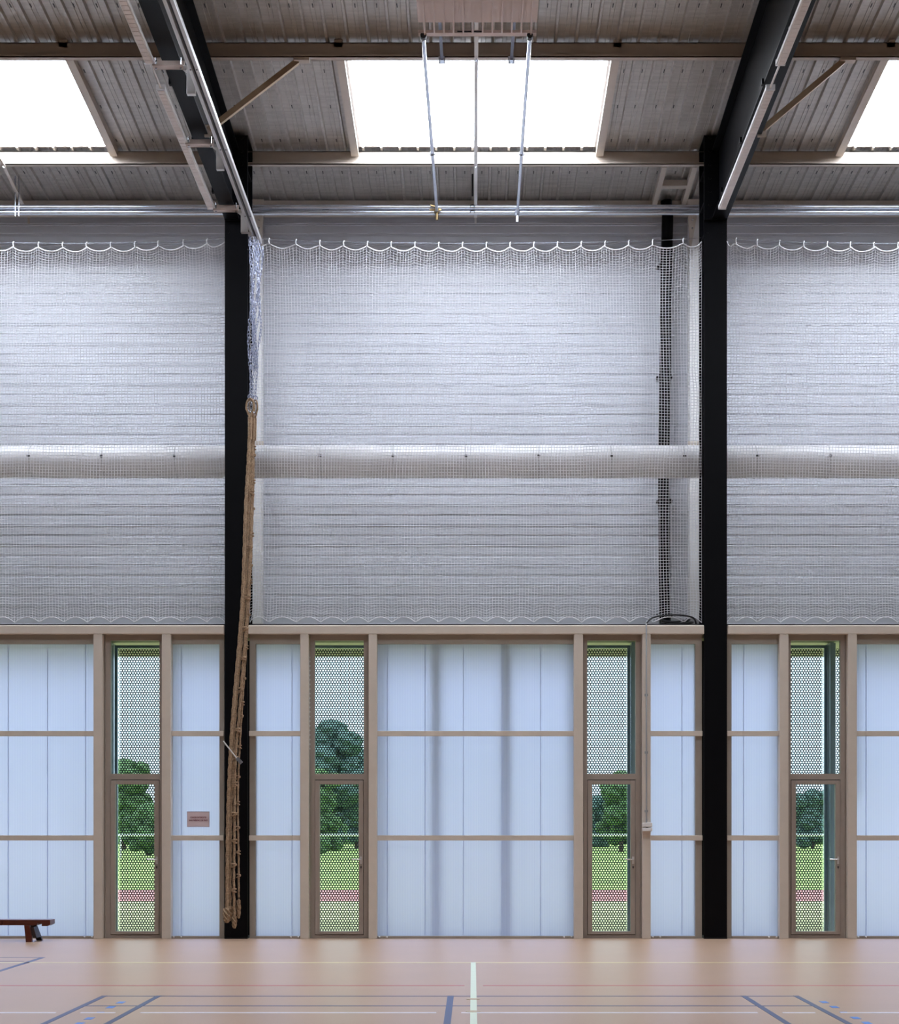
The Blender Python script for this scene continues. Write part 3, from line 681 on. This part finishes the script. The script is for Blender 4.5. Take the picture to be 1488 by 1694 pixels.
for k, ((o0, o1, g0, g1), w, (s0, s1)) in enumerate(zip(doors, dn, screens)):
    r = empty('door_%d' % (k+1), (fx((o0+o1)/2), .1, 0), 'tall narrow glazed door with a fixed light above, the %s of the four' % w, 'door', kind='structure')
    X0, X1 = fx(o0-.5), fx(o1+3) if k > 1 else fx(o1); zt_ = ZH
    if k < 2: X0 = fx(o0-4)
    ya, yb = .09, .17
    G0, G1 = fx(g0, ya), fx(g1, ya)
    M().box(X0, G0, ya, yb, 0, zt_).box(G1, X1, ya, yb, 0, zt_).box(G0, G1, ya, yb, fz(1059.5, ya), zt_).box(G0, G1, ya, yb, fz(1289.5, ya), fz(1280, ya)).box(G0, G1, ya, yb, 0, fz(1546.5, ya)).build('frame', SASH, r)
    M().box(X0+.012, X0+.018, ya-.012, ya, 0, zt_).box(X1-.018, X1-.012, ya-.012, ya, 0, zt_).build('frame_bead', PAINT2, r)
    M().box(G0, G1, .12, .128, fz(1280, ya), fz(1059.5, ya)).build('upper_pane', GLASS, r)
    s = .012; A0, A1 = G0+s*.4, G1-s*.4; Z0, Z1 = fz(1545.5, ya), fz(1291, ya); fw = .062
    sash = M().box(A0, A0+fw, ya-.015, yb-.02, Z0, Z1).box(A1-fw, A1, ya-.015, yb-.02, Z0, Z1).box(A0+fw, A1-fw, ya-.015, yb-.02, Z1-.052, Z1).box(A0+fw, A1-fw, ya-.015, yb-.02, Z0, Z0+.038)
    sash = sash.build('sash', SASH, r, bevel=.003)
    M().box(G0, G1, yb-.03, yb-.012, Z1-.006, fz(1289.5, ya)).box(G0, G1, yb-.03, yb-.01, fz(1546.5, ya), Z0).box(A1, G1, yb-.03, yb-.012, Z0, Z1).box(G0, A0-.005, yb-.03, yb-.012, Z0, Z1).box(A0-.005, A0, yb-.03, yb-.01, Z0, Z1).build('seal', DARK, r)
    M().box(A0+fw, A1-fw, .11, .118, Z0+.038, Z1-.052).build('pane', GLASS, sash)
    hz = fz(1422, .05); hxx = A1-.03
    h = M().box(hxx-.014, hxx+.014, ya-.022, ya-.015, hz-.06, hz+.04).build('door_handle', ALU, r); h['label'] = 'metal lever handle'
    M().tube([(hxx, ya-.02, hz), (hxx, ya-.05, hz), (hxx-.02, ya-.058, hz), (hxx-.12, ya-.058, hz+.003)], .009, 8).build('lever', ALU, h)
    M().cyl((hxx, ya-.019, hz-.10), .012, .012, 'y', 12).box(hxx-.003, hxx+.003, ya-.02, ya-.012, hz-.13, hz-.1).build('keyhole', DARK, h)
    q = empty('perforated_screen', ((s0+s1)/2, YS, .05), 'perforated metal screen outside the %s door' % w, 'screen')
    perforated(s0, s1, .05, 3.92, YS, q)
    fm = M().box(s0-.04, s0, YS-.02, YS+.02, .03, 3.96).box(s1, s1+.04, YS-.02, YS+.02, .03, 3.96).box(s0, s1, YS-.02, YS+.02, 3.92, 3.96).box(s0, s1, YS-.02, YS+.02, .03, .05)
    fm.build('frame', REVEAL, q)
    for s_, (x0, x1) in (('l', (s0-.16, s0-.04)), ('r', (s1+.04, s1+.14))):
        pass
    # reveal posts: slim metal posts between door and screen
    if k == 0:
        xx = min(s0-.05, G0-.02)
        M().box(xx-.06, xx, .19, YS+.1, 0, 3.98).build('reveal_panel', REVEAL, q)
    if k in (2, 3):
        xx = s1+.043
        M().box(xx, xx+.045, YS-.2, YS+.1, 0, 3.98).build('reveal_post', REVEAL, q)
        M().box(xx+.065, xx+.095, YS-.1, YS+.02, 0, 3.98).build('reveal_post', REVEAL, q)
    if k == 3: perforated(4.945, 5.3, 1.9, 3.92, YS, q)
# outer posts seen as blurred bands through the translucent panel
for x, w in ((fx(722, .6), 'left'), (fx(838, .6), 'right')):
    tag(M().box(x-.06, x+.06, .5, .7, 0, 3.99).build('outer_post', GREYPOST), 'dark outdoor post blurred behind the widest translucent panel, %s one' % w, 'post')

# conduit, switch box, cable coil, notice
xk = fx(1069.5)
r = empty('conduit', (xk, -.03, fz(1365)), 'thin grey conduit running down the beige post to a small box', 'conduit')
M().tube([(xk+.02, .06, fz(1026)), (xk, -.005, fz(1031)), (xk, -.035, fz(1036)), (xk, -.035, fz(1362))], .010, 8).build('pipe', GREYP, r, smooth=True)
for y in (1150, 1245, 1342): M().box(xk-.022, xk+.022, -.03, -.012, fz(y+2), fz(y-2)).build('clip', GREYP, r)
r = empty('socket_box', (fx(1070), -.06, fz(1375)), 'white twin box with a dark opening mounted halfway up the beige post', 'socket box')
M().box(fx(1062), fx(1078.5), -.10, -.015, fz(1368), fz(1361)).build('upper_box', WHITE, r, bevel=.006)
M().box(fx(1062), fx(1078.5), -.10, -.015, fz(1375), fz(1369.5)).build('lower_box', WHITE, r, bevel=.006)
M().cyl((fx(1070.5), -.06, fz(1368.6)), .018, .014, 'z', 12).build('opening', DARK, r)
r = empty('cable_coil', (fx(1118, .3), .5, 4.07), 'coil of black cable lying on the ledge next to the right column', 'cable coil')
m = M()
for k in range(9):
    cx = fx(1120, .5)+.02*math.sin(k*2.1); pts = []
    for t in range(28):
        th = 2*math.pi*t/28; pts.append((cx+(.30-.012*k)*math.cos(th), .55+(.16-.005*k)*math.sin(th), 4.085+.024*k+.02*math.sin(2*th+k)))
    m.tube(pts, .011, 6, closed=True)
m.build('coil', DARK, r)
M().tube(interp([(fx(1070), -.01, fz(1031)), (fx(1080, .1), .09, fz(1022, .1)), (fx(1100, .1), .09, fz(1018.5, .1)), (fx(1125, .1), .1, fz(1017.5, .1)), (fx(1148, .1), .12, fz(1022, .1)), (fx(1156, .1), .3, fz(1032, .1))], .03), .012, 8).build('loose_cable', DARK, r, smooth=True)
r = empty('notice', (fx(328.5), .04, fz(1367.5)), 'small pinkish notice with two lines of red text, left of the ropes', 'sign')
nx0, nx1, nz0, nz1 = fx(309.7, .11), fx(346.7, .11), fz(1368, .11), fz(1342.5, .11)
M().box(nx0, nx1, .108, .117, nz0, nz1).build('plate', SIGNM, r)
M().box(nx0, nx1, .106, .108, nz1-.008, nz1).box(nx0, nx1, .106, .108, nz0, nz0+.004).box(nx0, nx0+.004, .106, .108, nz0, nz1).box(nx1-.004, nx1, .106, .108, nz0, nz1).build('border', mat('sign_border', (160, 140, 156), .6), r)
for txt, py, wpx in (('CORDES INTERDITES', 1352.4, 27), ('SANS PRÉSENCE DE PROF', 1357.2, 31)):
    cu = bpy.data.curves.new('lettering', 'FONT'); cu.body = txt; cu.align_x = 'CENTER'; cu.align_y = 'CENTER'; cu.size = .028; cu.extrude = .0008; cu.offset = .0006
    tmp = bpy.data.objects.new('tmp', cu); COL.objects.link(tmp); bpy.context.view_layer.update()
    me = bpy.data.meshes.new_from_object(tmp.evaluated_get(bpy.context.evaluated_depsgraph_get())); w0 = tmp.dimensions.x
    bpy.data.objects.remove(tmp); bpy.data.curves.remove(cu); me.materials.clear(); me.materials.append(SIGNT); me.name = 'lettering'
    for v in me.vertices: v.co.x *= wpx*DIST/F/max(w0, .01)
    o = bpy.data.objects.new('lettering', me); COL.objects.link(o)
    o.parent = r; o.location = Vector(((nx0+nx1)/2, .1055, fz(py, .11)))-WORLD[r.name]; o.rotation_euler = (math.pi/2, 0, 0)

# ------------------------------------------------------------------ bench
YB = -.45
r = empty('bench', (-7.0, YB, 0), 'low dark red wooden gym bench in front of the far left panel', 'bench')
bx1 = fx(83, YB-.12); zt_, zu = .283, .213
m = M(); m.prism([(bx1-.08, zu-.01), (bx1-.11, zu-.01), (bx1-.11, zu+.02), (bx1-.17, zu+.02), (bx1-.17, zu), (-8.6, zu), (-8.6, zt_), (bx1, zt_), (bx1, zu+.01), (bx1-.04, zu-.01)][::-1], 'y', YB-.12, YB+.12)
m.build('seat', WOOD, r, bevel=.004)
M().box(-8.6, bx1-.62, YB-.135, YB-.12, zu, zt_-.01).build('side_rail', WOOD, r)
for xl in (bx1-.27, -8.2):
    m = M(); m.add([(xl-.06, YB-.14, zu), (xl+.01, YB-.14, zu), (xl+.045, YB-.17, 0), (xl-.03, YB-.17, 0), (xl-.06, YB-.09, zu), (xl+.01, YB-.09, zu), (xl+.045, YB-.11, 0), (xl-.03, YB-.11, 0)],
        [(0,1,2,3),(7,6,5,4),(0,4,5,1),(1,5,6,2),(2,6,7,3),(3,7,4,0)]); m.build('leg', WOOD, r)
    m = M(); m.add([(xl-.04, YB+.05, zu), (xl+.04, YB+.05, zu), (xl+.10, YB+.12, 0), (xl+.03, YB+.12, 0), (xl-.04, YB+.10, zu), (xl+.04, YB+.10, zu), (xl+.10, YB+.17, 0), (xl+.03, YB+.17, 0)],
        [(0,1,2,3),(7,6,5,4),(0,4,5,1),(1,5,6,2),(2,6,7,3),(3,7,4,0)]); m.build('leg', WOODK, r)
    M().add([(xl+.0, YB-.1, .19), (xl+.05, YB-.1, .19), (xl+.09, YB-.1, .05), (xl+.04, YB-.1, .05), (xl+.0, YB+.1, .19), (xl+.05, YB+.1, .19), (xl+.09, YB+.1, .05), (xl+.04, YB+.1, .05)],
        [(0,1,2,3),(7,6,5,4),(0,4,5,1),(1,5,6,2),(2,6,7,3),(3,7,4,0)]).build('stretcher', WOODK, r)

# ------------------------------------------------------------------ outdoors
tag(M().box(-90, 90, .2, 10.6, -.06, -.01).build('lawn', GRASSN), 'pale yellowish grass strip just outside the doors', 'grass', kind='structure')
tag(M().box(-90, 90, 10.6, 16.5, -.06, -.01).build('running_track', TRACKM), 'red running track seen through the perforated screens', 'running track', kind='structure')
tag(M().box(-150, 150, 16.5, 260, -.06, -.01).build('playing_field', GRASSF), 'bright green playing field beyond the red track', 'grass', kind='structure')
r = empty('field_railing', (0, 52, 0), 'white handrail around the playing field', 'railing')
M().tube([(-60, 52, 1.05), (60, 52, 1.05)], .05, 8).build('rail', WHITE, r)
for k in range(31):
    M().tube([(-60+4*k, 52, -.01), (-60+4*k, 52, 1.05)], .04, 6).build('post', WHITE, r)
def blob(m, c, r, seed, n=14):
    rnd = random.Random(seed); ph = [rnd.uniform(0, 6) for _ in range(6)]
    pts = [(c[0], c[1], c[2]-r+2*r*i/n) for i in range(n+1)]
    def rf(i, t):
        b = r*math.sqrt(max(.0004, 1-(2*i/n-1)**2))
        return b*(1+.13*math.sin(3*t+ph[0]+i)+.09*math.sin(5*t+ph[1]-i*1.7)+.07*math.sin(9*t+ph[2]+i*2.3))
    m.tube(pts, r, 20, rf=rf)
def tree(x, y, h, cr, mt, lab, seed):
    r = empty('tree', (x, y, 0), lab, 'tree', 'trees beyond the playing field')
    M().tube([(x, y, -.02), (x+.05, y, h*.3), (x, y, h*.65)], [.14, .12, .08], 10).build('trunk', BARK, r)
    rnd = random.Random(seed); m = M()
    for k in range(34):
        a = rnd.uniform(0, 6.28); d = rnd.uniform(0, cr*.75); zz = rnd.uniform(h*.10, h*.88)
        rr = cr*rnd.uniform(.18, .40)*(1.15-.5*abs(zz/h-.55))
        blob(m, (x+d*math.cos(a), y+d*math.sin(a), zz), rr, seed*50+k)
    blob(m, (x, y, h-cr*.4), cr*.42, seed*77)
    m.build('crown', mt, r, smooth=True)
def tx(px, y): return fx(px, y)
tree(tx(205, 78), 78, 5.6, 1.9, LEAF, 'green tree seen through the leftmost door', 1)
tree(tx(245, 60), 60, 2.6, 1.3, LEAF, 'low bushy tree right in the leftmost door', 2)
tree(tx(548, 78), 78, 8.0, 2.6, LEAF2, 'tall dark tree filling the upper part of the second door', 3)
tree(tx(590, 84), 84, 6.6, 1.9, LEAF2, 'dark tree right in the second door', 4)
tree(tx(525, 60), 60, 4.4, 1.4, LEAF, 'smaller green tree at the left of the second door', 5)
tree(tx(1028, 70), 70, 4.6, 1.5, LEAF, 'green tree right in the third door', 6)
tree(tx(990, 90), 90, 3.6, 1.6, LEAF2, 'low dark tree left in the third door', 7)
tree(tx(1345, 82), 82, 3.8, 1.6, LEAF2, 'low blue green tree in the rightmost door', 8)
m = M()
rnd = random.Random(3)
for k in range(70): blob(m, (-52+1.5*k, 108+rnd.uniform(-1, 1), 1.0), rnd.uniform(1.4, 2.6), 500+k, 10)
tag(m.build('hedge', LEAF, smooth=True), 'long dark hedge along the far side of the playing field', 'hedge')
